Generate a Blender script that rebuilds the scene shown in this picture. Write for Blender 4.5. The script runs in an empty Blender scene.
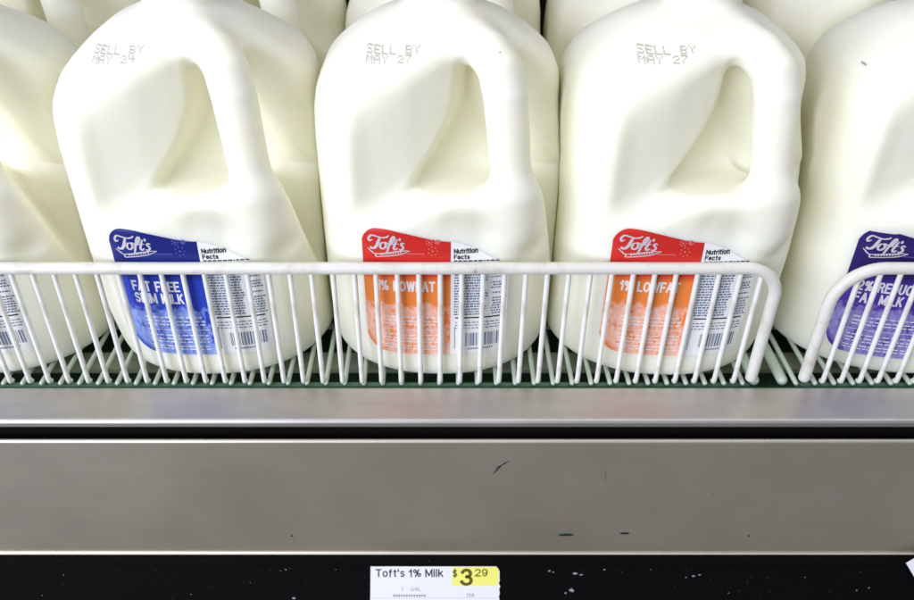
import bpy, math, random
import numpy as np
from mathutils import Vector
random.seed(7); np.random.seed(7)
MM = 0.001
S2 = math.sqrt(2)
scene = bpy.context.scene
COL = scene.collection

# ------------------------------------------------------------------ camera, light, exposure
PITCH = 35.0
cam_d = bpy.data.cameras.new('camera'); cam = bpy.data.objects.new('camera', cam_d); COL.objects.link(cam)
cam.location = (0, -0.037, 0.3468)
cam.rotation_euler = (math.radians(90 - PITCH), 0, 0)
cam_d.sensor_width = 36; cam_d.lens = 820 / 914 * 36
cam_d.shift_x = 17 / 914
cam_d.clip_start = 0.01; cam_d.clip_end = 20
cam_d.dof.use_dof = True; cam_d.dof.focus_distance = 0.50; cam_d.dof.aperture_fstop = 7
scene.camera = cam

world = bpy.data.worlds.new("World"); scene.world = world; world.use_nodes = True
wn = world.node_tree.nodes; wl = world.node_tree.links
bg = wn['Background']
tc = wn.new('ShaderNodeTexCoord'); sep = wn.new('ShaderNodeSeparateXYZ'); ramp = wn.new('ShaderNodeValToRGB')
mp = wn.new('ShaderNodeMapRange')
mp.inputs['From Min'].default_value = -1; mp.inputs['From Max'].default_value = 1
wl.new(tc.outputs['Generated'], sep.inputs[0]); wl.new(sep.outputs['Z'], mp.inputs['Value'])
wl.new(mp.outputs[0], ramp.inputs[0]); wl.new(ramp.outputs[0], bg.inputs['Color'])
els = ramp.color_ramp.elements
els[0].position = 0.0; els[0].color = (.16, .16, .155, 1)
els[1].position = 1.0; els[1].color = (.50, .53, .60, 1)
e = els.new(0.42); e.color = (.38, .38, .38, 1)
e = els.new(0.55); e.color = (.55, .59, .66, 1)
bg.inputs['Strength'].default_value = 0.60

def area(name, loc, rot, sx, sy, power, color):
    l = bpy.data.lights.new(name, 'AREA'); l.shape = 'RECTANGLE'; l.size = sx; l.size_y = sy
    l.energy = power; l.color = color
    o = bpy.data.objects.new(name, l); COL.objects.link(o); o.location = loc
    o.rotation_euler = [math.radians(a) for a in rot]
    return o
# the cooler's own strip lamp over the front edge, and a row of shop ceiling lamps behind the camera
area('cooler_strip_lamp', (0.05, 0.20, 0.78), (20, 0, 0), 1.8, 0.22, 2.9, (.95, .97, 1.09))
area('ceiling_lamp', (-1.30, -1.0, .72), (75, 0, -43), 1.4, 0.9, 40, (.92, .97, 1.18))

scene.view_settings.view_transform = 'Standard'; scene.view_settings.look = 'None'
scene.view_settings.exposure = 0.05; scene.view_settings.gamma = 1
scene.render.resolution_x = 1024; scene.render.resolution_y = 672
scene.render.engine = 'CYCLES'
scene.cycles.max_bounces = 12; scene.cycles.diffuse_bounces = 8

# ------------------------------------------------------------------ helpers
def link(name, me, mat=None, parent=None, smooth=True, label=None):
    o = bpy.data.objects.new(name, me); COL.objects.link(o)
    if mat: me.materials.append(mat)
    if parent: o.parent = parent
    if smooth: me.shade_smooth()
    if label: o['label'] = label
    return o
def mesh(verts, faces):
    me = bpy.data.meshes.new('m')
    me.from_pydata([tuple(v) for v in verts], [], [tuple(f) for f in faces]); me.update()
    return me
def thing(name, label, cat, loc=(0, 0, 0), group=None):
    o = bpy.data.objects.new(name, None); COL.objects.link(o); o.location = loc; o.empty_display_size = .02
    o['label'] = label; o['category'] = cat
    if group: o['group'] = group
    return o
def tube(path, rad, seg=14, caps=True, ends_round=True):
    P = [Vector(p) for p in path]
    if ends_round:
        d0 = (P[0] - P[1]).normalized(); d1 = (P[-1] - P[-2]).normalized()
        A = [(P[0] + d0 * rad * math.sin(t), rad * math.cos(t)) for t in (1.45, 1.1, .7, .35)]
        B = [(P[-1] + d1 * rad * math.sin(t), rad * math.cos(t)) for t in (.35, .7, 1.1, 1.45)]
        rings = A + [(p, rad) for p in P] + B
    else:
        rings = [(p, rad) for p in P]
    V = []; F = []
    n = None
    for i, (p, r) in enumerate(rings):
        a = rings[max(i - 1, 0)][0]; b = rings[min(i + 1, len(rings) - 1)][0]
        t = (b - a).normalized()
        if n is None:
            ref = Vector((0, 0, 1)) if abs(t.z) < .9 else Vector((0, 1, 0))
            n = t.cross(ref).normalized()
        n = (n - t * n.dot(t)).normalized(); m = t.cross(n)
        for k in range(seg):
            an = 2 * math.pi * k / seg
            V.append(p + (n * math.cos(an) + m * math.sin(an)) * r)
    for i in range(len(rings) - 1):
        for k in range(seg):
            k2 = (k + 1) % seg
            F.append((i * seg + k, i * seg + k2, (i + 1) * seg + k2, (i + 1) * seg + k))
    F.append(tuple(range(seg))[::-1]); L = (len(rings) - 1) * seg
    F.append(tuple(L + k for k in range(seg)))
    return mesh(V, F)
def extrude_profile(prof, x0, x1, closed=True, nx=1):
    """(y,z) outline swept along x"""
    n = len(prof); V = []; F = []
    for i in range(nx + 1):
        x = x0 + (x1 - x0) * i / nx
        V += [(x, p[0], p[1]) for p in prof]
    for i in range(nx):
        for k in range(n if closed else n - 1):
            k2 = (k + 1) % n
            F.append((i * n + k, i * n + k2, (i + 1) * n + k2, (i + 1) * n + k))
    if closed:
        F.append(tuple(range(n))[::-1]); F.append(tuple(nx * n + k for k in range(n)))
    return mesh(V, F)
def arc(cy, cz, r, a0, a1, n=8):
    return [(cy + r * math.cos(math.radians(a0 + (a1 - a0) * i / n)), cz + r * math.sin(math.radians(a0 + (a1 - a0) * i / n))) for i in range(n + 1)]

# ------------------------------------------------------------------ materials
def mat(name, color=(.5, .5, .5), rough=.5, metal=0.0, spec=.5):
    m = bpy.data.materials.new(name); m.use_nodes = True
    b = m.node_tree.nodes['Principled BSDF']
    b.inputs['Base Color'].default_value = (*color, 1); b.inputs['Roughness'].default_value = rough
    b.inputs['Metallic'].default_value = metal; b.inputs['Specular IOR Level'].default_value = spec
    return m, m.node_tree.nodes, m.node_tree.links, b
def noise(n, l, scale, detail=4, stretch=(1, 1, 1), rough=.5, coord='Object'):
    t = n.new('ShaderNodeTexCoord'); mpg = n.new('ShaderNodeMapping'); mpg.inputs['Scale'].default_value = stretch
    ns = n.new('ShaderNodeTexNoise'); ns.inputs['Scale'].default_value = scale; ns.inputs['Detail'].default_value = detail
    ns.inputs['Roughness'].default_value = rough
    l.new(t.outputs[coord], mpg.inputs[0]); l.new(mpg.outputs[0], ns.inputs['Vector'])
    return ns
def cramp(n, l, src, stops):
    r = n.new('ShaderNodeValToRGB'); l.new(src, r.inputs[0])
    es = r.color_ramp.elements
    es[0].position, es[0].color = stops[0][0], (*stops[0][1], 1)
    es[1].position, es[1].color = stops[-1][0], (*stops[-1][1], 1)
    for p, c in stops[1:-1]:
        q = es.new(p); q.color = (*c, 1)
    return r
def mixc(n, l, fac, a, b):
    x = n.new('ShaderNodeMix'); x.data_type = 'RGBA'
    if hasattr(fac, 'is_output'): l.new(fac, x.inputs[0])
    else: x.inputs[0].default_value = fac
    for s, i in ((a, 6), (b, 7)):
        if hasattr(s, 'is_output'): l.new(s, x.inputs[i])
        else: x.inputs[i].default_value = (*s, 1)
    return x.outputs[2]
def bump(n, l, b, src, strength, dist):
    bp = n.new('ShaderNodeBump'); bp.inputs['Strength'].default_value = strength; bp.inputs['Distance'].default_value = dist
    l.new(src, bp.inputs['Height']); l.new(bp.outputs[0], b.inputs['Normal'])

def mk_milk():
    m, n, l, b = mat('milky_plastic', (.86, .85, .78), .45, spec=.25)
    ns = noise(n, l, 28, 3)
    r = cramp(n, l, ns.outputs[0], [(.3, (.892, .870, .705)), (.7, (.905, .886, .725))])
    l.new(r.outputs[0], b.inputs['Base Color'])
    at = n.new('ShaderNodeAttribute'); at.attribute_name = 'depth_of_milk'
    ml = n.new('ShaderNodeMath'); ml.operation = 'MULTIPLY'; ml.inputs[1].default_value = .65
    l.new(at.outputs['Fac'], ml.inputs[0]); l.new(ml.outputs[0], b.inputs['Subsurface Weight'])
    b.inputs['Subsurface Radius'].default_value = (1.0, .8, .45); b.inputs['Subsurface Scale'].default_value = .012
    b.subsurface_method = 'RANDOM_WALK'
    n2 = noise(n, l, 90, 3)
    bump(n, l, b, n2.outputs[0], .12, .0012)
    return m
M_MILK = mk_milk()
def mk_wire():
    m, n, l, b = mat('white_vinyl', (.74, .75, .70), .32, spec=.5)
    ns = noise(n, l, 60, 5)
    r = cramp(n, l, ns.outputs[0], [(.32, (.66, .64, .54)), (.45, (.83, .82, .74)), (1, (.86, .85, .78))])
    l.new(r.outputs[0], b.inputs['Base Color'])
    bump(n, l, b, noise(n, l, 300, 2).outputs[0], .15, .0006)
    return m
M_WIRE = mk_wire()
def mk_rail():
    m, n, l, b = mat('worn_white_rail', (.70, .69, .64), .42)
    ns = noise(n, l, 45, 6, (1, 1, 1), .65)
    r = cramp(n, l, ns.outputs[0], [(.29, (.20, .18, .15)), (.335, (.58, .55, .46)), (.5, (.73, .71, .62)), (1, (.78, .76, .68))])
    l.new(r.outputs[0], b.inputs['Base Color'])
    bump(n, l, b, noise(n, l, 220, 3).outputs[0], .25, .0008)
    return m
M_RAIL = mk_rail()
def mk_steel(name, tone, rough, streak=(1.0, 60, 60), sc=6, lo=.93):
    m, n, l, b = mat(name, tone, rough, metal=1.0)
    ns = noise(n, l, sc, 8, streak, .6)
    n2 = noise(n, l, 9, 6, (1, 1, 1), .65)
    c1 = cramp(n, l, ns.outputs[0], [(.3, tuple(c * lo for c in tone)), (.7, tuple(c * 1.03 for c in tone))])
    c2 = cramp(n, l, n2.outputs[0], [(.35, tuple(c * .90 for c in tone)), (.6, tone)])
    l.new(mixc(n, l, .4, c1.outputs[0], c2.outputs[0]), b.inputs['Base Color'])
    rr = n.new('ShaderNodeMapRange'); rr.inputs['To Min'].default_value = rough - .04; rr.inputs['To Max'].default_value = rough + .08
    l.new(n2.outputs[0], rr.inputs['Value']); l.new(rr.outputs[0], b.inputs['Roughness'])
    bump(n, l, b, ns.outputs[0], .10, .0005)
    return m
M_LIP = mk_steel('scuffed_steel', (.64, .60, .56), .46, (1, 4, 4), 22, .8)
M_PANEL = mk_steel('brushed_steel', (.72, .66, .545), .5, (1.0, 90, 90), 9)
def mk_black():
    m, n, l, b = mat('dusty_black_plastic', (.004, .004, .004), .6, spec=.03)
    vo = n.new('ShaderNodeTexVoronoi'); vo.inputs['Scale'].default_value = 170
    t = n.new('ShaderNodeTexCoord'); l.new(t.outputs['Object'], vo.inputs['Vector'])
    ns = noise(n, l, 25, 5)
    mul = n.new('ShaderNodeMath'); mul.operation = 'DIVIDE'
    l.new(vo.outputs['Distance'], mul.inputs[0]); l.new(ns.outputs[0], mul.inputs[1])
    r = cramp(n, l, mul.outputs[0], [(.0, (.42, .42, .40)), (.035, (.22, .22, .21)), (.05, (.004, .004, .004))])
    g = noise(n, l, 700, 2)
    r2 = cramp(n, l, g.outputs[0], [(.70, (0, 0, 0)), (.82, (.06, .06, .055))])
    ad = n.new('ShaderNodeMix'); ad.data_type = 'RGBA'; ad.blend_type = 'ADD'; ad.inputs[0].default_value = 1
    l.new(r.outputs[0], ad.inputs[6]); l.new(r2.outputs[0], ad.inputs[7])
    l.new(ad.outputs[2], b.inputs['Base Color'])
    return m
M_BLACK = mk_black()
M_GREEN = mat('dark_green_enamel', (.075, .16, .09), .45)[0]
M_DARK = mat('near_black', (.004, .0035, .003), .8, spec=.1)[0]
M_DECK = mat('shaded_white_vinyl', (.52, .60, .48), .4)[0]  # white vinyl, with the greenish shade under the jugs put into the colour
M_SPOT = mat('green_spot', (.004, .022, .012), .5)[0]
M_SCR = mat('scratch', (.03, .03, .028), .6)[0]
M_GREYSMEAR = mat('dried_smear', (.30, .30, .29), .7)[0]
M_INK = mat('black_ink', (.02, .02, .02), .5)[0]
M_STAMP = mat('grey_stamp_ink', (.33, .31, .31), .7)[0]
M_BLUEINK = mat('blue_grey_ink', (.12, .17, .30), .5)[0]
M_WHITEINK = mat('white_ink', (.84, .83, .82), .4)[0]
M_SILVER = mat('pale_logo_ink', (.56, .53, .53), .4)[0]
M_SILVER2 = mat('faint_mark', (.62, .22, .20), .4)[0]
M_FILM = mat('label_film', (.85, .85, .80), .35)[0]
M_TAG = mat('tag_paper', (.86, .85, .85), .55)[0]
M_YEL = mat('yellow_paper', (.92, .87, .18), .55)[0]

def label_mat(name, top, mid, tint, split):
    """printed film: solid colour at the top with overexposure painted in lower down, mottled pale artwork below"""
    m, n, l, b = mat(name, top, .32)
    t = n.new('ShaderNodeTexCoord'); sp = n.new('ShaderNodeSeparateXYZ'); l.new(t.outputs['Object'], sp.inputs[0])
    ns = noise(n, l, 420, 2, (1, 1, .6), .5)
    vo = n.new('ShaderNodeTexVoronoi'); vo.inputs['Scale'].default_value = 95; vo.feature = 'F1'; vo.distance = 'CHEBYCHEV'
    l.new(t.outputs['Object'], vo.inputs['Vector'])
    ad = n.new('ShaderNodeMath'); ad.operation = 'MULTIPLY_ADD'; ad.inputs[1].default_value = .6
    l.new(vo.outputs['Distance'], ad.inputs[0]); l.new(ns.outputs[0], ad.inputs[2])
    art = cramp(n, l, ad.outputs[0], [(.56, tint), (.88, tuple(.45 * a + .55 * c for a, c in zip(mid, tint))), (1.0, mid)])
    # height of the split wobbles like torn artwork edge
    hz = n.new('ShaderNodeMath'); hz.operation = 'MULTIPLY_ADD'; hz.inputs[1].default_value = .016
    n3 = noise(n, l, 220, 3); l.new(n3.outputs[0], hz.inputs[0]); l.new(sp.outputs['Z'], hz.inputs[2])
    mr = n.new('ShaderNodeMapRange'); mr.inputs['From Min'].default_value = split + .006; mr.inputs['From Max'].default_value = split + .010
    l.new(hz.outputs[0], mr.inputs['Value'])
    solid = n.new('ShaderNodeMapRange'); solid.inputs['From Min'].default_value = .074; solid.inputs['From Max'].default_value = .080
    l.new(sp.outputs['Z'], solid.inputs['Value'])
    up = mixc(n, l, solid.outputs[0], mid, top)  # overexposure painted in: the one label colour turns brighter lower down
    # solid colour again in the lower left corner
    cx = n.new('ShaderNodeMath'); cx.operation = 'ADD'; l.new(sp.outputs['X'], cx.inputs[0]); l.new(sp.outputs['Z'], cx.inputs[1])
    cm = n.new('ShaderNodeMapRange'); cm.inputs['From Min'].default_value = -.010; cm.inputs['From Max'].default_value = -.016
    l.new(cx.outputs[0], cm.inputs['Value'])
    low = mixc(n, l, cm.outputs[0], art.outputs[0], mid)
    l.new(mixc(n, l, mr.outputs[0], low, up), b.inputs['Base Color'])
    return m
M_LRED = label_mat('red_print_overexposed', (.62, .022, .015), (.88, .25, .045), (.92, .58, .46), .0570)
M_LBLUE = label_mat('blue_print', (.008, .015, .17), (.02, .055, .48), (.30, .42, .80), .0540)
M_LPUR = label_mat('purple_print', (.022, .008, .12), (.085, .030, .36), (.36, .32, .66), .055)
M_CAPS = {'red': mat('red_cap', (.55, .03, .02), .35)[0], 'blue': mat('blue_cap', (.02, .04, .3), .35)[0], 'purple': mat('purple_cap', (.08, .03, .28), .35)[0]}

# ------------------------------------------------------------------ the setting and shelf
X0, X1 = -0.75, 0.80
wall = link('wall', extrude_profile([(.94, -.2), (.96, -.2), (.96, .5), (.94, .5)], X0, X1), M_DARK, smooth=False)
wall['kind'] = 'structure'

shelf = thing('display_shelf', 'stainless steel cooler shelf with wide brushed front panel under the milk jugs', 'shelf', (0, .34, 0))
def sh(name, me, m, smooth=False, parent=shelf, label=None):
    o = link(name, me, m, parent, smooth, label)
    o.location = -shelf.location if parent is shelf else (0, 0, 0)
    return o
# lip: flat top, rolled nose, short drop
YL = .3299
prof = [(.3601, -.012), (.3601, .0000)] + arc(YL + .0028, -.0028, .0028, 90, 180, 7)[0:] + [(YL, -.0040)] + arc(YL + .0018, -.0042, .0018, 180, 270, 4) + [(YL + .006, -.006)]
me = extrude_profile(prof, X0, X1)
lip = sh('front_lip', me, M_LIP, False)
bv = lip.modifiers.new('b', 'BEVEL'); bv.width = .0006; bv.segments = 2; bv.limit_method = 'ANGLE'
gap = sh('shadow_gap', extrude_profile([(YL + .0055, -.0062), (YL + .0085, -.0062), (YL + .0085, -.0400), (YL + .0055, -.0400)], X0, X1), M_DARK)  # dark strip standing in for the shade between lip and panel
# panel
YP = .3255
prof = arc(YP + .0017, -.0146, .0017, 0, 180, 9) + [(YP, -.1168)] + arc(YP - .0012, -.1180, .0017, 40, -90, 4) + [(YP + .0098, -.1197), (YP + .0098, -.1170), (YP + .0034, -.1170), (YP + .0034, -.0150)]
panel = sh('front_panel', extrude_profile(prof, X0, X1), M_PANEL, False)
# green tray below the wires
prof = [(.3605, -.0012), (.3619, -.0012), (.3619, -.028), (.935, -.028), (.935, -.031), (.3605, -.031)]
tray = sh('tray', extrude_profile(prof, X0, X1), M_GREEN)
# price channel, tilted back, with a lip along its top
ch = [(.3285, -.1216), (.3230, -.1226), (.3010, -.1760), (.2970, -.1760), (.2970, -.1810), (.3080, -.1810), (.3320, -.1236)]
channel = sh('price_channel', extrude_profile(ch, X0, X1), M_BLACK)
cl = [(.3280, -.1200), (.3215, -.1206), (.3200, -.1238), (.3212, -.1242), (.3223, -.1222), (.3280, -.1220)]
sh('channel_rim', extrude_profile(cl, X0, X1), M_BLACK, parent=shelf)

def blob(pts, m, name, y, parent):
    V = [(x, y, z) for x, z in pts]
    me = mesh(V, [tuple(range(len(V)))])
    return sh(name, me, m, parent=parent)
def ellipse(cx, cz, rx, rz, n=14, j=.25):
    return [(cx + rx * math.cos(2 * math.pi * k / n) * (1 + random.uniform(-j, j)), cz + rz * math.sin(2 * math.pi * k / n) * (1 + random.uniform(-j, j))) for k in range(n)]
def pz(px, py, D):      # photo pixel -> point on the vertical plane at distance D
    a = math.radians(PITCH) + math.atan((py - 300) / 820)
    D = D + .037; z = .3468 - D * math.tan(a)
    dep = D * math.cos(math.radians(PITCH)) + (.3468 - z) * math.sin(math.radians(PITCH))
    return ((px - 440) / 820 * dep, z)
yy = YP - .0003
for (px, py, rx, rz, m, nm) in [(566, 535, .0055, .0011, M_SPOT, 'stain'), (625, 533.5, .0032, .0010, M_SPOT, 'stain'), (749, 536, .0008, .0008, M_SCR, 'stain'),
                                (292, 536, .0007, .0008, M_SCR, 'stain')]:
    x, z = pz(px, py, yy); blob(ellipse(x, z, rx, rz), m, nm, yy, panel)
def streak(p0, p1, w, m, name='scratch'):
    (x0, z0), (x1, z1) = pz(*p0, yy), pz(*p1, yy)
    d = Vector((x1 - x0, z1 - z0)); nrm = Vector((-d.y, d.x)).normalized()
    P = []; N = 6
    for k in range(N + 1):
        t = k / N; ww = w * math.sin(math.pi * (.06 + .88 * t)) * random.uniform(.6, 1.2)
        c = Vector((x0, z0)) + d * t; P.append((c + nrm * ww, c - nrm * ww))
    pts = [p[0] for p in P] + [p[1] for p in reversed(P)]
    blob([(p.x, p.y) for p in pts], m, name, yy, panel)
streak((495, 469), (509, 461), .0004, M_SCR); streak((493, 474), (502, 465), .0006, M_SCR); streak((497, 465), (503, 463), .0005, M_GREYSMEAR)
streak((707, 494), (711, 491), .0005, M_GREYSMEAR); streak((838, 498), (845, 492), .0004, M_GREYSMEAR)
streak((606, 470), (605, 482), .00012, M_SCR)

bar_ = sh('cross_bar', extrude_profile([(.394, -.0125), (.412, -.0125), (.412, -.016), (.394, -.016)], X0, X1), mat('olive_enamel', (.30, .33, .21), .5)[0])
# wire racks (the decks under the jugs)
def rack(xa, xb, label, pitch=.01228, off=0):
    r = thing('wire_rack', label, 'wire rack', (0.5 * (xa + xb), .372, -.003), 'wire decks lying in the cooler tray')
    loc = Vector(r.location)
    def part(name, me):
        o = link(name, me, M_DECK, r); o.location = -loc; return o
    k0 = math.ceil((xa + .004 - off) / pitch); first = None
    k = k0
    while off + k * pitch < xb - .004:
        x = off + k * pitch
        if first is None:
            first = part('wire', tube([(0, .3675, -.0022), (0, .60, -.0022), (0, .925, -.0022)], .0016, 10))
            o = first
        else:
            o = first.copy(); COL.objects.link(o); o.parent = r
        o.location = Vector((x, 0, 0)) - loc
        k += 1
    for y in (.435, .52, .60, .75, .90):
        part('cross_wire', tube([(xa, y, -.0066), (xb, y, -.0066)], .0027, 10))
    for x in (xa, xb):
        part('side_rod', tube([(x, .372, -.0035), (x, .925, -.0035)], .0034, 12))
rack(-.52, .2050, 'long white wire deck under the blue and red labelled milk jugs', off=-.0003)
rack(.2235, .70, 'white wire deck under the purple labelled milk jug at the right', off=.243 - .01228 * 19)

# wire fences
def fence(xa, xb, ra, label, pitch, off, endl, endr):
    f = thing('wire_fence', label, 'fence', (0.5 * (xa + xb), .367, 0), 'low white wire fences along the shelf front')
    loc = Vector(f.location); Y = .367; zt = .0866
    BEND = [(0, Y + .0020, -.0012)] + [(0, Y + .0016 - .0016 * math.sin(t), .0006 - .0018 * math.cos(t)) for t in (.4, .8, 1.2, 1.57)]
    P = []
    if endl:
        P.append((xa, Y, .0035)); P.append((xa, Y, .03))
        P += [(xa + ra - ra * math.cos(t), Y, zt - ra + ra * math.sin(t)) for t in [i * math.pi / 2 / 10 for i in range(11)]]
    else: P.append((xa, Y, zt))
    if endr:
        P += [(xb - ra + ra * math.sin(t), Y, zt - ra + ra * math.cos(t)) for t in [i * math.pi / 2 / 10 for i in range(11)]]
        P.append((xb, Y, .03)); P.append((xb, Y, .0035))
    else: P.append((xb, Y, zt))
    o = link('top_rail', tube(P, .0037, 18), M_RAIL, f); o.location = -loc
    k = math.ceil((xa + .005 - off) / pitch); proto = None
    while off + k * pitch < xb - .005:
        x = off + k * pitch; k += 1
        h = zt
        if endl and x - xa < ra: h = zt - ra + math.sqrt(max(0, ra * ra - (ra - (x - xa)) ** 2))
        if endr and xb - x < ra: h = zt - ra + math.sqrt(max(0, ra * ra - (ra - (xb - x)) ** 2))
        if h < zt - .001:
            o = link('wire', tube(BEND + [(0, Y, h)], .0016, 10), M_WIRE, f)
        elif proto is None:
            o = proto = link('wire', tube(BEND + [(0, Y, zt)], .0016, 10), M_WIRE, f)
        else:
            o = proto.copy(); COL.objects.link(o); o.parent = f
        o.location = Vector((x, 0, 0)) - loc
    o = link('bottom_rod', tube([(xa, Y + .0035, -.0072), (xb, Y + .0035, -.0072)], .0026, 10), M_GREEN, f); o.location = -loc
fence(-.50, .2003, .020, 'long white wire fence with worn top rail in front of the blue and red labels', .01263, .0002, False, True)
fence(.2345, .68, .027, 'white wire fence with rounded left corner in front of the purple label', .0119, .2474 - .0119 * 20, True, False)

# ------------------------------------------------------------------ the jug as one smooth surface
def sstep(t): t = np.clip(t, 0, 1); return t * t * (3 - 2 * t)
def smax(a, b, k): h = np.clip(.5 - .5 * (b - a) / k, 0, 1); return b * (1 - h) + a * h + k * h * (1 - h)
def smin(a, b, k): return -smax(-a, -b, k)
def table(xs, ys, sig):
    g = np.arange(-20, 262, .5); v = np.interp(g, xs, ys)
    kx = np.arange(-12, 12.01, .5); kk = np.exp(-.5 * (kx / sig) ** 2); kk /= kk.sum()
    v = np.convolve(np.pad(v, 24, mode='edge'), kk, 'valid')
    return lambda z: np.interp(z, g, v)
W_ = table([-20, 0, 2, 6, 12, 20, 32, 60, 110, 152, 167, 176.5, 187, 193.5, 201.5, 210.5, 215, 219, 228, 262],
           [69, 71.5, 73, 74, 74.2, 74.2, 74.2, 74.3, 74.2, 74, 73.4, 72, 67.2, 61, 52, 39, 29, 19, 19, 19], 1.4)
PW = table([-20, 0, 14, 40, 80, 150, 170, 190, 205, 216, 262], [2.15, 2.2, 2.5, 3.0, 3.3, 3.5, 3.4, 2.9, 2.4, 2, 2], 3)
UMO = table([0, 30, 48, 60, 69, 76, 84, 94, 110, 140], [41, 40.5, 38, 34, 31, 32, 40, 56, 80, 120], 3)
UMR = table([0, 20, 35, 50, 60, 72, 90, 140], [41, 43, 47, 48, 45, 39, 30, 12], 4)
HA = math.radians(56); HC, HS = math.cos(HA), math.sin(HA)
BAR = [(77, 104, 11.5), (76, 127, 11.5), (71.5, 146, 11.2), (68, 165, 11.5), (64.5, 182, 11.8), (59, 195, 11.8), (48, 202, 11.5), (34, 205.5, 11), (14, 207, 10)]
def field(x, y, z):
    w = W_(z); p = PW(z)
    ax = np.maximum(np.abs(x), 1e-3); ay = np.maximum(np.abs(y), 1e-3)
    m = np.maximum(ax, ay); d = m * ((ax / m) ** p + (ay / m) ** p) ** (1 / p) - w
    d = smax(d, -z, 3)
    u = x * HC - y * HS; q = x * HS + y * HC; aq = np.abs(q)
    qt = -3 + 32 * np.clip((182 - z) / 52, 0, 1.05) ** 1.7
    s_ = sstep((aq - qt) / 24)
    um = 26 * (1 - s_) + np.where(q > 0, UMR(aq), UMO(aq)) * s_
    um = um + 34 * sstep((165 - z) / 65) * sstep((q + 6) / 44)
    a = um - u
    zlow = 116 + (9 + .12 * (u - 25)) * sstep((66 + q) / 26) - 60 * sstep((q - 10) / 30)
    cut = smax(smax(a, z - 216, 27), zlow - z, 14)
    d = smax(d, -cut, 11)
    p0, p1 = np.array([12., -84.0, 112.]), np.array([60., -72.0, 95.]); dv = p1 - p0
    t = np.clip(((x - p0[0]) * dv[0] + (y - p0[1]) * dv[1] + (z - p0[2]) * dv[2]) / (dv @ dv), 0, 1)
    gr = np.sqrt((x - p0[0] - t * dv[0]) ** 2 + (y - p0[1] - t * dv[1]) ** 2 + (z - p0[2] - t * dv[2]) ** 2) - 10.5
    d = smax(d, -gr, 8)
    bar = np.full_like(d, 1e3)
    for (u0, z0, r0), (u1, z1, r1) in zip(BAR[:-1], BAR[1:]):
        du, dz = u1 - u0, z1 - z0
        t = np.clip(((u - u0) * du + (z - z0) * dz) / (du * du + dz * dz), 0, 1)
        bar = np.minimum(bar, np.sqrt((u - u0 - t * du) ** 2 + (z - z0 - t * dz) ** 2 + (q * .95) ** 2) - (r0 + (r1 - r0) * t))
    d = smin(d, bar, 13)
    rr = np.sqrt(x * x + y * y)
    neck = np.maximum(rr - 18.0, np.maximum(z - 227, 204 - z))
    ring = np.sqrt(np.maximum(rr - 19.5, 0) ** 2 + (z - 220.5) ** 2) - 1.2
    d = smin(d, neck, 4)
    d = smin(d, np.maximum(ring, -(rr - 10)), 1)
    return np.maximum(d, z - 227)
def grad(P, e=.4):
    G = np.stack([field(*(P + v * e).T) - field(*(P - v * e).T) for v in np.eye(3)], 1) / (2 * e)
    return G
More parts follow.
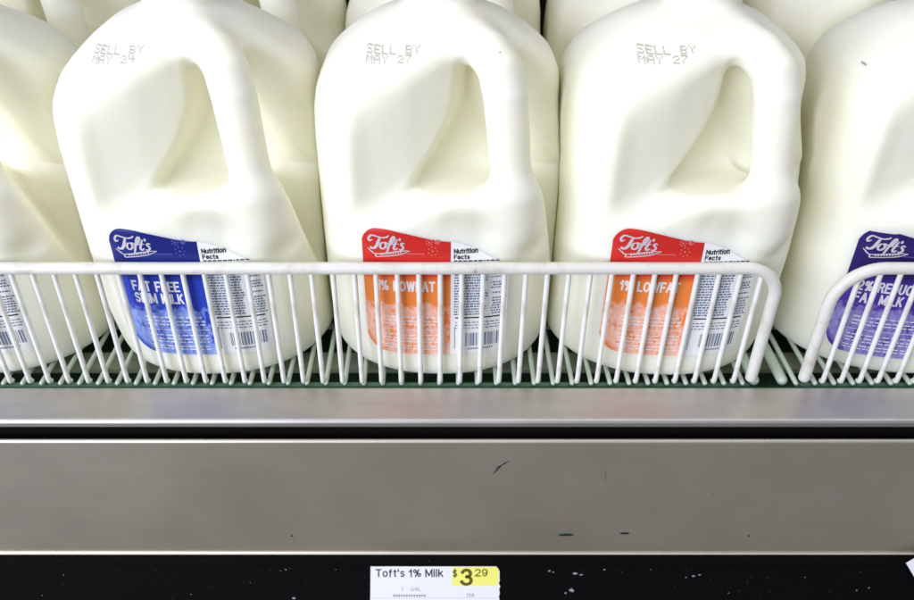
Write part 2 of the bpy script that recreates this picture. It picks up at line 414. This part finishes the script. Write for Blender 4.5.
def build_jug():
    h = 1.7
    xs = np.arange(-82, 82, h); zs = np.arange(-5, 232, h)
    X, Y, Z = np.meshgrid(xs, xs, zs, indexing='ij')
    F = field(X, Y, Z); ins = F < 0
    n = F.shape; c = tuple(k - 1 for k in n)
    acc = np.zeros(c + (3,)); cnt = np.zeros(c)
    sl = lambda o, ax, m: tuple(slice(oo, oo + mm) for oo, mm in zip(o, m))
    for ax in range(3):
        oth = [a for a in range(3) if a != ax]
        for o1 in (0, 1):
            for o2 in (0, 1):
                o = [0, 0, 0]; o[oth[0]] = o1; o[oth[1]] = o2
                o_b = list(o); o_b[ax] = 1
                A = F[sl(o, ax, c)]; B = F[sl(o_b, ax, c)]
                cr = (A < 0) != (B < 0)
                t = np.where(cr, A / np.where(cr, A - B, 1), 0)
                for a in range(3):
                    acc[..., a] += np.where(cr, (t if a == ax else o[a]), 0)
                cnt += cr
    act = cnt > 0
    idx = -np.ones(c, int); idx[act] = np.arange(act.sum())
    I = np.argwhere(act)
    V = np.stack([xs[0], xs[0], zs[0]]) + h * (I + acc[act] / cnt[act][:, None])
    Q = []
    for ax in range(3):
        a1, a2 = [(1, 2), (2, 0), (0, 1)][ax]
        s0 = [slice(None)] * 3; s1 = [slice(None)] * 3; s0[ax] = slice(0, -1); s1[ax] = slice(1, None)
        cr = ins[tuple(s0)] != ins[tuple(s1)]
        E = np.argwhere(cr)
        ok = (E[:, a1] > 0) & (E[:, a2] > 0) & (E[:, a1] < c[a1]) & (E[:, a2] < c[a2]); E = E[ok]
        flip = ~ins[tuple(E.T)]
        def cell(d1, d2):
            G = E.copy(); G[:, a1] -= d1; G[:, a2] -= d2; return idx[tuple(G.T)]
        q = np.stack([cell(1, 1), cell(0, 1), cell(0, 0), cell(1, 0)], 1)
        q[flip] = q[flip][:, ::-1]
        Q.append(q)
    Q = np.concatenate(Q)
    for _ in range(3):
        G = grad(V); g2 = (G * G).sum(1)
        V = V - G * (np.clip(field(*V.T), -1, 1) / np.maximum(g2, .2))[:, None]
    N = grad(V, .7); N /= np.linalg.norm(N, axis=1)[:, None]
    cen = V[Q].mean(1); uc = cen[:, 0] * HC - cen[:, 1] * HS
    hm = (cen[:, 2] > 137) & (cen[:, 2] < 189) & (uc > 42) & (np.abs(cen[:, 0] * HS + cen[:, 1] * HC) < 16)
    out = []
    for msk in (~hm, hm):
        q = Q[msk]; used = np.unique(q); rem = -np.ones(len(V), int); rem[used] = np.arange(len(used))
        me = bpy.data.meshes.new('jug'); me.from_pydata((V[used] * MM).tolist(), [], rem[q].tolist()); me.update()
        me.shade_smooth(); me.normals_split_custom_set_from_vertices(N[used].tolist())
        Pv = V[used]; uu = Pv[:, 0] * HC - Pv[:, 1] * HS; qq = np.abs(Pv[:, 0] * HS + Pv[:, 1] * HC)
        dist = np.minimum(np.abs(Pv[:, 2] - 137), np.abs(Pv[:, 2] - 189))
        near = sstep((uu - 32) / 9) * sstep((30 - qq) / 10)
        at = me.attributes.new('depth_of_milk', 'FLOAT', 'POINT')
        at.data.foreach_set('value', (1 - near * (1 - sstep((dist - 2) / 16))).astype(np.float32))
        out.append(me)
    return out
BODY_ME, HANDLE_ME = build_jug()
BODY_ME.materials.append(M_MILK); HANDLE_ME.materials.append(M_MILK)

def surf(x, z, off):
    """points on the jug's front, pushed off along the normal (mm in, mm out)"""
    x = np.asarray(x, float); z = np.asarray(z, float); y = np.full_like(x, -86.)
    for _ in range(70): y = y + np.maximum(field(x, y, z), 0) * .6
    P = np.stack([x, y, z], 1); G = grad(P); G /= np.linalg.norm(G, axis=1)[:, None]
    return P + G * off
def sheet(xa, xb, ztop, zbot, off, nx=50, nz=60):
    V = []; F = []
    xs = np.linspace(xa, xb, nx + 1)
    for x in xs:
        for j in range(nz + 1):
            t = j / nz; V.append((x, zbot(x) * (1 - t) + ztop(x) * t))
    V = np.array(V); P = surf(V[:, 0], -1.1 + 1.098 * V[:, 1], off)
    for i in range(nx):
        for j in range(nz):
            a = i * (nz + 1) + j; F.append((a, a + nz + 1, a + nz + 2, a + 1))
    return mesh(P * MM, F)
def flat_text(body, size, bold=0.0, align='LEFT', space=1.0):
    c = bpy.data.curves.new('t', 'FONT'); c.body = body; c.size = size; c.offset = bold; c.align_x = align; c.space_character = space
    c.resolution_u = 3
    o = bpy.data.objects.new('t', c); COL.objects.link(o)
    bpy.context.view_layer.update()
    me = bpy.data.meshes.new_from_object(o.evaluated_get(bpy.context.evaluated_depsgraph_get()))
    V = np.array([v.co[:] for v in me.vertices]); F = [tuple(p.vertices) for p in me.polygons]
    bpy.data.objects.remove(o); bpy.data.curves.remove(c); bpy.data.meshes.remove(me)
    return V[:, :2], F
def _a(cx, cy, rx, ry, a0, a1, n=10):
    return [(cx + rx * math.cos(math.radians(a0 + (a1 - a0) * i / n)), cy + ry * math.sin(math.radians(a0 + (a1 - a0) * i / n))) for i in range(n + 1)]
_o = _a(.5, .37, .5, .37, 0, 360, 18)
GLYPH = {
 'A': (.95, [[(0, 0), (.5, 1)], [(.5, 1), (1, 0)], [(.2, .33), (.8, .33)]]),
 'C': (.9, [_a(.5, .5, .5, .5, 45, 315, 16)]),
 'D': (.85, [[(0, 0), (0, 1)], [(0, 1), (.4, 1)] + _a(.4, .5, .6, .5, 90, -90, 12) + [(0, 0)]]),
 'E': (.72, [[(0, 0), (0, 1)], [(0, 1), (1, 1)], [(0, .52), (.9, .52)], [(0, 0), (1, 0)]]),
 'F': (.68, [[(0, 0), (0, 1)], [(0, 1), (1, 1)], [(0, .5), (.85, .5)]]),
 'G': (.95, [_a(.5, .5, .5, .5, 45, 330, 16), [(.95, .1), (.95, .45)], [(.6, .45), (.95, .45)]]),
 'I': (.02, [[(0, 0), (0, 1)]]),
 'K': (.8, [[(0, 0), (0, 1)], [(0, .38), (.95, 1)], [(.35, .6), (1, 0)]]),
 'L': (.65, [[(0, 0), (0, 1)], [(0, 0), (1, 0)]]),
 'M': (1.05, [[(0, 0), (0, 1)], [(0, 1), (.5, .15)], [(.5, .15), (1, 1)], [(1, 1), (1, 0)]]),
 'N': (.85, [[(0, 0), (0, 1)], [(0, 1), (1, 0)], [(1, 0), (1, 1)]]),
 'O': (.95, [_a(.5, .5, .5, .5, 0, 360, 20)]),
 'R': (.8, [[(0, 0), (0, 1)], [(0, 1), (.6, 1)] + _a(.6, .76, .36, .24, 90, -90, 8) + [(0, .52)], [(.6, .52), (1, 0)]]),
 'S': (.8, [_a(.5, .75, .42, .25, 30, 270, 10) + _a(.5, .25, .46, .25, 90, -150, 10)]),
 'T': (.8, [[(0, 1), (1, 1)], [(.5, 1), (.5, 0)]]),
 'U': (.8, [[(0, 1), (0, .35)] + _a(.5, .35, .5, .35, 180, 360, 10) + [(1, 1)]]),
 'W': (1.3, [[(0, 1), (.25, 0)], [(.25, 0), (.5, .95)], [(.5, .95), (.75, 0)], [(.75, 0), (1, 1)]]),
 'a': (.68, [_a(.5, .52, .42, .22, 160, 0, 8) + [(.94, .05)], _a(.46, .22, .44, .2, 60, 360, 14)]),
 'c': (.68, [_a(.5, .37, .5, .37, 45, 315, 14)]),
 'f': (.42, [[(.35, 0), (.35, .8)] + _a(.75, .82, .4, .18, 180, 90, 5), [(0, .7), (.9, .7)]]),
 'i': (.02, [[(0, 0), (0, .72)], [(0, .93), (0, 1)]]),
 'k': (.66, [[(0, 0), (0, 1)], [(0, .3), (.9, .74)], [(.35, .48), (1, 0)]]),
 'l': (.02, [[(0, 0), (0, 1)]]),
 'n': (.62, [[(0, 0), (0, .74)], [(0, .45)] + _a(.5, .45, .5, .29, 170, 0, 8) + [(1, 0)]]),
 'o': (.70, [_o]),
 'r': (.35, [[(0, 0), (0, .74)], _a(.8, .42, .7, .32, 170, 90, 5)]),
 's': (.6, [_a(.5, .56, .42, .18, 30, 270, 8) + _a(.5, .19, .46, .19, 90, -150, 8)]),
 't': (.38, [[(.4, .95), (.4, .15)] + _a(.75, .16, .35, .16, 180, 270, 4), [(0, .72), (.95, .72)]]),
 'u': (.62, [[(0, .74), (0, .3)] + _a(.5, .3, .5, .3, 180, 350, 8), [(1, .74), (1, 0)]]),
 "'": (.02, [[(0, .75), (0, 1)]]),
 '1': (.35, [[(.9, 0), (.9, 1)], [(.9, .95), (0, .7)]]),
 '2': (.7, [_a(.5, .7, .48, .3, 165, -30, 12) + [(.02, .02)], [(.02, .0), (1, 0)]]),
 '3': (.7, [_a(.48, .76, .42, .24, 160, -80, 10), _a(.48, .27, .5, .27, 85, -160, 12)]),
 '8': (.7, [_a(.5, .76, .4, .24, 0, 360, 16), _a(.5, .26, .48, .26, 0, 360, 16)]),
 '9': (.7, [_a(.5, .68, .48, .32, 0, 360, 16), [(.98, .68), (.95, .4)] + _a(.5, .3, .42, .3, 0, -150, 8)]),
 '%': (1.2, [_a(.2, .77, .19, .22, 0, 360, 14), _a(.8, .23, .19, .22, 0, 360, 14), [(.25, 0), (.75, 1)]]),
 '$': (.7, [_a(.5, .72, .42, .22, 30, 270, 10) + _a(.5, .27, .46, .23, 90, -150, 10), [(.5, -.12), (.5, 1.12)]]),
}
class Flat:
    """2-D print (mm in x, z) later laid on the jug"""
    def __init__(s): s.V = []; s.F = []; s.O = []
    def add(s, V, F, o=0):
        b = len(s.V); s.V += [tuple(v) for v in V]; s.F += [tuple(b + i for i in f) for f in F]; s.O += [o] * len(V)
    def text(s, body, x, z, cap, wt=.16, wid=.72, gap=.22):
        """plain grotesque capitals and small letters, cap = height of a capital, wt = stroke / cap"""
        for ch in body:
            if ch == ' ': x += .42 * cap; continue
            adv, strokes = GLYPH[ch]; k = .35
            for n_, pl in enumerate(strokes):
                P = [np.array([x + p[0] * adv * wid * cap, z + p[1] * cap]) for p in pl]
                hw = wt * cap / 2
                L = []
                for i, c in enumerate(P):
                    d = P[min(i + 1, len(P) - 1)] - P[max(i - 1, 0)]; d = d / (np.linalg.norm(d) + 1e-9)
                    e_ = c - d * hw * .98 * (i == 0) + d * hw * .98 * (i == len(P) - 1)
                    nn = np.array([-d[1], d[0]]) * hw; L += [e_ + nn, e_ - nn]
                s.add(L, [(2 * i, 2 * i + 1, 2 * i + 3, 2 * i + 2) for i in range(len(P) - 1)], .008 * n_)
            x += (adv * wid + gap + wt * .6) * cap
        return x
    def rect(s, x, z, w, h, n=1, o=0):
        V = []; F = []
        for i in range(n + 1): V += [(x + w * i / n, z), (x + w * i / n, z + h)]
        for i in range(n): F.append((2 * i, 2 * i + 2, 2 * i + 3, 2 * i + 1))
        s.add(V, F, o)
    def stroke(s, pts, wid, o=0, n=8):
        P = [np.array(p, float) for p in pts]; C = []
        Q = [2 * P[0] - P[1]] + P + [2 * P[-1] - P[-2]]
        for i in range(1, len(Q) - 2):
            for k in range(n):
                t = k / n
                C.append(.5 * ((2 * Q[i]) + (-Q[i-1] + Q[i+1]) * t + (2*Q[i-1] - 5*Q[i] + 4*Q[i+1] - Q[i+2]) * t*t + (-Q[i-1] + 3*Q[i] - 3*Q[i+1] + Q[i+2]) * t**3))
        C.append(P[-1]); V = []; F = []
        for i, c in enumerate(C):
            d = C[min(i + 1, len(C) - 1)] - C[max(i - 1, 0)]; d = d / (np.linalg.norm(d) + 1e-9)
            nn = np.array([-d[1], d[0]]); w = wid * (.55 + .45 * abs(d[1])) * (.45 + .55 * min(1, 5 * min(i, len(C) - 1 - i) / len(C) + .1))
            V += [c + nn * w, c - nn * w]
        for i in range(len(C) - 1): F.append((2*i, 2*i+1, 2*i+3, 2*i+2))
        s.add(V, F, o)
    def lay(s, off, zmap=True):
        V = np.array(s.V); P = surf(V[:, 0], -1.1 + 1.098 * V[:, 1] if zmap else V[:, 1], off + np.array(s.O)[:, None])
        return mesh(P * MM, s.F)

# red/blue/purple panel outline
XA, XM, XB = -45.0, 7.0, 42.0
def ltop(x):
    a = 101 - 7.0 * sstep((x + 36) / 46)          # slopes down towards the right
    if x < -36: a -= 10 * (1 - math.sqrt(max(0, 1 - ((-36 - x) / 9.3) ** 2)))
    return float(a)
def lbot(x):
    a = 18.5
    if x < -33: a += 15 * (1 - math.sqrt(max(0, 1 - ((-33 - x) / 12.4) ** 2)))
    return a
def ntop(x): return 94.0 - 3.0 * (x - XM) / 35 - 14.0 * ((x - XM) / 35) ** 1.6
LAB = sheet(XA, XM, ltop, lbot, .25)
NUT = sheet(XM, XB, ntop, lambda x: 18.5, .22, nx=36)

def logo():
    f = Flat(); o = 0
    def st(pts, w):
        nonlocal o
        f.stroke([(x0 + a + b * .18, z0 + b) for a, b in pts], w * 1.12, o); o += .012
    x0, z0 = -43.0, 87.4
    st([(3.2, 7.0), (1.6, 6.0), (.9, 7.6), (2.2, 9.6), (5.0, 9.2), (8.5, 8.6), (11.2, 9.2), (12.2, 10.2)], .62)   # cross stroke of the T with its curl
    st([(7.4, 8.8), (6.8, 6.2), (6.2, 3.6), (5.0, 1.9), (3.4, 1.6), (2.6, 2.6)], .85)                        # stem
    st([(10.6, 5.8), (8.8, 5.4), (8.2, 3.4), (9.2, 1.9), (10.8, 2.2), (11.6, 4.0), (10.6, 5.8), (12.2, 5.4), (13.2, 5.2)], .62)      # o
    st([(13.0, 3.8), (14.6, 5.6), (15.8, 8.6), (15.0, 9.6), (14.0, 8.0), (13.4, 4.5), (12.9, 1.0), (12.4, -.6)], .62) # f
    st([(12.4, 4.7), (15.0, 4.9), (18.8, 5.5)], .4)
    st([(17.4, 8.2), (16.6, 5.0), (16.3, 2.8), (17.2, 1.8), (18.6, 2.8)], .66)       # t
    st([(19.0, 8.9), (18.9, 7.2)], .62)                                               # apostrophe
    st([(22.2, 5.4), (20.9, 5.9), (20.2, 4.9), (21.3, 3.9), (21.7, 2.7), (20.6, 1.7), (19.3, 2.2)], .62)  # s
    # swash
    st([(1.2, 1.4), (3.4, -.2), (6.0, -1.6), (10.4, -1.0), (16.0, .2), (22.0, 1.2), (25.8, 1.3)], .42)
    st([(25.8, 1.3), (21.0, -.9), (15.0, -2.2), (9.8, -3.0), (7.0, -3.4), (6.4, -2.2), (6.0, -1.6)], .42)
    for k in range(9):                                                                # small words in the swash
        a = 8.6 + k * 1.45; b = -2.2 + k * .26
        f.rect(x0 + a, z0 + b, .95, .85, 1, .1)
    return f.lay(.45)
def marks():
    f = Flat()
    for cx, cz, r in ((-5.5, 94.0, 1.7), (-1.0, 94.2, 1.2), (-3.6, 88.6, 2.6)):
        for k in range(7):
            a = 2 * math.pi * k / 7
            f.rect(cx + r * math.cos(a) - .3, cz + r * math.sin(a) - .3, .75, .7)
        f.rect(cx - .5, cz - .5, 1, 1)
    for k in range(12):
        f.rect(-19 + k * .9, 86.5, .6, .7)
    return f.lay(.42)
def product(l1, l2):
    f = Flat()
    f.text(l1, -37, 63.0, 5.6, .22, .56, .13)
    if l2: f.text(l2, -37, 55.0, 5.6, .22, .56, .13)
    return f.lay(.42)
def artprint():
    """fine pale lines under the milk's name"""
    f = Flat(); rnd = random.Random(3)
    for z in (22, 24, 27.2, 29.3, 32, 39.5, 41.8, 44.6):
        x = -34
        while x < 2:
            w = rnd.uniform(1.5, 5); f.rect(x, z + rnd.uniform(-.1, .1), min(w, 3 - x), .75, 2); x += w + 1.0
    f.rect(-38, 36.0, 43, .35, 30)
    return f.lay(.42)
def facts_black():
    f = Flat()
    f.text('Nutrition', 9.0, 87.4, 2.3, .26, .85, .16); f.text('Facts', 9.0, 83.9, 2.3, .26, .85, .16)
    rnd = random.Random(5); x = 8.8
    for z in (82.2,):
        while x < 34:
            w = rnd.uniform(.8, 2.6); f.rect(x, z, w, .75); x += w + .7
    return f.lay(.42)
def rule():
    f = Flat(); f.rect(10.0, 44.4, 29.5, .85, 20); return f.lay(.42)
def facts_blue():
    f = Flat(); rnd = random.Random(11)
    z = 76.5
    while z > 45.5:
        x = 9.2
        while x < 28:
            w = rnd.uniform(.5, 2.3); f.rect(x, z, w, .95); x += w + .55
        if rnd.random() < .85:
            x = rnd.uniform(31, 33)
            while x < 40: w = rnd.uniform(.5, 1.6); f.rect(x, z, w, .9); x += w + .6
        z -= 1.75
    for z in (41.2, 39.2, 37.2):
        x = 10
        while x < 39: w = rnd.uniform(.6, 2.6); f.rect(x, z, w, .6); x += w + .8
    return f.lay(.42)
def barcode():
    f = Flat(); rnd = random.Random(2); x = 16.5
    while x < 38.5:
        w = rnd.choice((.3, .3, .6, .9)); f.rect(x, 24.5, w, 9.5); x += w + rnd.choice((.4, .4, .8, 1.0))
    x = 18
    while x < 34: f.rect(x, 21.8, .7, 1.2); x += 1.25
    f.rect(9.6, 22.5, .35, 16)
    return f.lay(.42)
LOGO, MARKS, ART, FBLK, FBLU, BARC, RULE = logo(), marks(), artprint(), facts_black(), facts_blue(), barcode(), rule()
PROD = {'skim': product('FAT FREE', 'SKIM MILK'), 'low': product('1% LOWFAT', ''), 'red': product('2% REDUCED', 'FAT MILK')}
for me_, m_ in ((LOGO, M_SILVER), (ART, M_WHITEINK), (FBLK, M_INK), (RULE, M_INK), (FBLU, M_BLUEINK), (BARC, M_BLUEINK), (NUT, M_FILM)): me_.materials.append(m_)
for p_ in PROD.values(): p_.materials.append(M_WHITEINK)
_marksmat = {}
def stamp(day, x=-39.5, z=200):
    f = Flat()
    for row, (s_, zz) in enumerate((('SELL BY', z + 1.2), ('MAY ' + day, z - 2.2))):
        pat = {'S': '01111/10000/01110/00001/11110', 'E': '11111/10000/11110/10000/11111', 'L': '10000/10000/10000/10000/11111', 'B': '11110/10001/11110/10001/11110',
               'Y': '10001/01010/00100/00100/00100', 'M': '10001/11011/10101/10001/10001', 'A': '01110/10001/11111/10001/10001', '2': '01110/10001/00110/01000/11111',
               '7': '11111/00010/00100/01000/01000', '4': '10010/10010/11111/00010/00010', ' ': '00000/00000/00000/00000/00000'}
        for ci, ch_ in enumerate(s_):
            for rr_, line in enumerate(pat[ch_].split('/')):
                for cc_, bit in enumerate(line):
                    if bit == '1':
                        px_ = x + ci * 4.3 + cc_ * .74 + .15 * math.sin(rr_ * 2 + ci); pz_ = zz + 2.6 - rr_ * .64 + (ci * 4.3) * .09
                        f.rect(px_, pz_, .56, .46)
    me = f.lay(.3, False); me.materials.append(M_STAMP); return me
STAMP = {'27': stamp('27'), '24': stamp('24'), '27 ': stamp('27', x=-27)}
def cap_mesh():
    V = []; F = []; seg = 96
    prof = [(0, 240.5), (14, 240.5), (17.6, 240), (19.2, 238.2), (19.6, 236), (19.6, 226), (19.9, 225.6), (19.9, 223.2), (18.4, 223)]
    for r, z in prof:
        for k in range(seg):
            rr = r - (.45 if (k % 2 and r > 19 and 225.8 < z < 237) else 0)
            a = 2 * math.pi * k / seg; V.append((rr * math.cos(a) * MM, rr * math.sin(a) * MM, (z + 2.5) * MM))
    for i in range(len(prof) - 1):
        for k in range(seg):
            k2 = (k + 1) % seg; F.append((i*seg+k2, i*seg+k, (i+1)*seg+k, (i+1)*seg+k2))
    return mesh(V, F)
CAP0 = cap_mesh()
CAP = {}
for k_, m_ in M_CAPS.items():
    c_ = CAP0.copy(); c_.materials.append(m_); CAP[k_] = c_
SPECK = {}
for k_, (sx_, sz_, sr_) in {'a': (32, 206, .7), 'b': (-60, 190, 1.1)}.items():
    f_ = Flat(); f_.add([(sx_ + sr_ * math.cos(a) * random.uniform(.7, 1.1), sz_ + .4 * sr_ * math.sin(a)) for a in [i * math.pi / 5 for i in range(10)]], [tuple(range(10))])
    SPECK[k_] = f_.lay(.3, False); SPECK[k_].materials.append(M_STAMP)
LABME = {}
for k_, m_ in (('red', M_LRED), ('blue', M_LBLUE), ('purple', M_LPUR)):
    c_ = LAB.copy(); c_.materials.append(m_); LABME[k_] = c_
MARKC = {'red': (.74, .20, .17), 'blue': (.10, .13, .42), 'purple': (.16, .12, .34)}

def jug(x, y, rot, color, day, prod, label, group, labelled=True, dz=0, speck=None):
    t = thing('milk_jug', label, 'milk jug', (x, y, dz), group); t.rotation_euler.z = math.radians(rot)
    def p(name, me, parent=t, lab=None):
        o = bpy.data.objects.new(name, me); COL.objects.link(o); o.parent = parent
        if lab: o['label'] = lab
        return o
    p('body', BODY_ME); p('handle', HANDLE_ME); p('cap', CAP[color]); p('date_stamp', STAMP[day])
    if labelled:
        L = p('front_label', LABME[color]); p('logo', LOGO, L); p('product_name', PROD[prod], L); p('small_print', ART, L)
        if rot < -5: L.location.z = -.005
        mk = MARKS.copy(); mk.materials.append(mat(color + '_faint_mark', MARKC[color], .4)[0]); p('emblem', mk, L)
        Nn = p('nutrition_label', NUT); p('heading', FBLK, Nn); p('facts_print', FBLU, Nn); p('barcode', BARC, Nn); p('rule', RULE, Nn)
    if speck: p('speck', SPECK[speck])
    return t
G1 = 'milk jugs in the front row'; G2 = 'milk jugs in the second row'
YC = .4450
jug(-.3010, YC, 0, 'blue', '24', 'skim', 'white milk jug cut by the left edge, only its nutrition print showing', G1)
jug(-.1485, YC, .5, 'blue', '24', 'skim', 'white milk jug with a blue fat free skim milk label', G1)
jug(0, YC, -.5, 'red', '27', 'low', 'white milk jug with red label overexposed to orange below, right beside the blue labelled jug', G1, speck='a')
jug(.1475, YC - .001, -1.2, 'red', '27', 'low', 'white milk jug with red label overexposed to orange below, next to the purple labelled jug', G1)
jug(.3050, YC + .001, -9, 'purple', '27 ', 'red', 'white milk jug with a purple reduced fat milk label behind the right fence', G1, speck='b')
Y2 = YC + .1505
jug(-.2960, Y2, 0, 'blue', '24', 'skim', 'shaded milk jug behind the front jug that the left edge cuts', G2, False)
jug(-.1460, Y2, 0, 'blue', '24', 'skim', 'shaded milk jug directly behind the blue labelled jug', G2, False)
jug(.0035, Y2, 0, 'red', '27', 'low', 'shaded milk jug directly behind the red labelled jug that stands beside the blue one', G2, False)
jug(.1560, Y2, 0, 'red', '27', 'low', 'shaded milk jug directly behind the red labelled jug next to the purple one', G2, False)
jug(.3080, Y2 - .002, 0, 'purple', '27', 'red', 'milk jug directly behind the purple labelled jug at the right edge', G2, False)

# ------------------------------------------------------------------ price tags
def price_tag(xc, width, height, label, full, tilt=0):
    # lies on the tilted channel face
    d = (Vector((0, .3010, -.1760)) - Vector((0, .3230, -.1226))).normalized(); p0 = Vector((0, .3230, -.1226)) + d * .0055
    nrm = Vector((0, -1, 0)) - d * Vector((0, -1, 0)).dot(d); nrm.normalize()
    t = thing('price_tag', label, 'price tag', tuple(Vector((xc, 0, 0)) + p0), 'paper price tags on the black rail')
    up = -d
    def place(V2, F, off, m, name, parent=t, lab=None):
        V = [Vector((1, 0, 0)) * (v[0] * MM) + up * (v[1] * MM) + nrm * (off * MM) for v in V2]
        return link(name, mesh(V, F), m, parent, False, lab)
    H = height
    n = 24; top = []; 
    # paper with a slightly ragged right edge and rounded corner
    L = [(-width / 2 - .6, -H), (-width / 2 + .3, 0)]
    R = []
    for k in range(n + 1):
        z = -H + H * k / n; xx = width / 2 + .35 * math.sin(k * 1.9) * (k < n - 5) + .2 * random.uniform(-1, 1) * (k < n - 5)
        if k > n - 3: xx -= (k - n + 3) ** 2 * .25
        R.append((xx, z))
    outline = [L[0]] + R + [L[1]]
    front = [(a, b) for a, b in outline]; N = len(front)
    V = [Vector((1, 0, 0)) * (a * MM) + up * (b * MM) + nrm * (.55 * MM) for a, b in front] + [Vector((1, 0, 0)) * (a * MM) + up * (b * MM) + nrm * (.25 * MM) for a, b in front]
    F = [tuple(range(N)), tuple(range(2 * N - 1, N - 1, -1))] + [(k, N + k, N + (k + 1) % N, (k + 1) % N) for k in range(N)]
    link('paper', mesh(V, F), M_TAG, t, False)
    if full:
        y0, y1 = 10.9, width / 2 - .6
        yp = [(y0, -13.5), (y0 + 4, -13.9), (y1 - 3, -13.7), (y1 - .3, -13.4), (y1, -4), (y1 - .7, -.8), (y1 - 2, -.35), (y0 + .5, -.35)]
        place(yp, [tuple(range(len(yp)))], .60, M_YEL, 'price_patch')
        f = Flat(); f.text("Toft's 1% Milk", -37.6, -7.0, 4.8, .18, .76, .19)
        place(f.V, f.F, .63, mat('tag_text', (.06, .055, .07), .5)[0], 'lettering')
        f = Flat(); f.text('1', -21.5, -17.2, 2.4, .12, .8, .2); f.text('GAL', -15.5, -17.2, 2.4, .12, .8, .2)
        x = -27
        while x < -7: f.rect(x, -21.4, 1.1, 1.4); x += 1.65
        f.text('138', 20.5, -21.6, 2.3, .13, .8, .22)
        place(f.V, f.F, .63, mat('pale_tag_text', (.28, .27, .29), .5)[0], 'small_print')
        f = Flat(); f.text('$', 11.6, -7.0, 4.6, .17, .75); f.text('3', 17.2, -12.6, 10.2, .21, .88); f.text('29', 26.0, -6.6, 4.6, .17, .95, .2)
        place(f.V, f.F, .66, mat('price_ink', (.12, .10, .01), .5)[0], 'price')
        f = Flat(); f.rect(-width / 2, -22.4, width - 1, .25); place(f.V, f.F, .64, mat('tag_rule', (.6, .6, .62), .5)[0], 'rule')
    t.scale = (1.075, 1.075, 1.075)
    if tilt:      # this one hangs askew, in front of the rim
        from mathutils import Quaternion
        t.rotation_euler = Quaternion(-nrm, math.radians(tilt)).to_euler()
        t.location = t.location + nrm * .0065 + up * .0135
price_tag(-.0035, 83, 34, 'white and yellow price tag reading 3 29, on the black rail', True)
price_tag(.3270, 24, 34, 'white price tag hanging askew at the lower right corner of the photo', False, -35)

rail_d = (Vector((0, .3010, -.1760)) - Vector((0, .3230, -.1226))).normalized()
rail_n = (Vector((0, -1, 0)) - rail_d * Vector((0, -1, 0)).dot(rail_d)).normalized()
for px, dz, w, h in [(549, 9, 2.2, .8), (553, 10, 1.6, .5), (575, 11, 3.2, 1.6), (581, 12, 2.4, .9), (650, 8, 1.0, .5), (693, 13, 2.6, 1.0), (699, 12, 2.0, .8), (686, 14, 1.2, .5),
                     (572, 24, 3.2, 2.6), (566, 26, 1.4, 1.0), (870, 22, 1.4, .8), (858, 24, 1.0, .8), (604, 8, 1.2, 1.0), (64, 12, .6, .5), (281, 9, 1.0, .4), (286, 8, .9, .8),
                     (293, 30, 2.2, 1.6), (730, 26, .8, .5), (805, 14, .7, .6), (190, 27, .7, .5), (250, 18, .5, .4), (336, 8, .6, .4), (40, 28, .6, .5)]:
    c = Vector(((px - 440) / 1.446 * MM, .3230, -.1226)) + rail_d * (dz * MM) + rail_n * .0003
    pts = ellipse(0, 0, w * .5 * MM, h * .5 * MM, 16, .42)
    me = mesh([c + Vector((1, 0, 0)) * a - rail_d * b for a, b in pts], [tuple(range(16))])
    sh('dried_smear', me, M_GREYSMEAR, parent=channel)
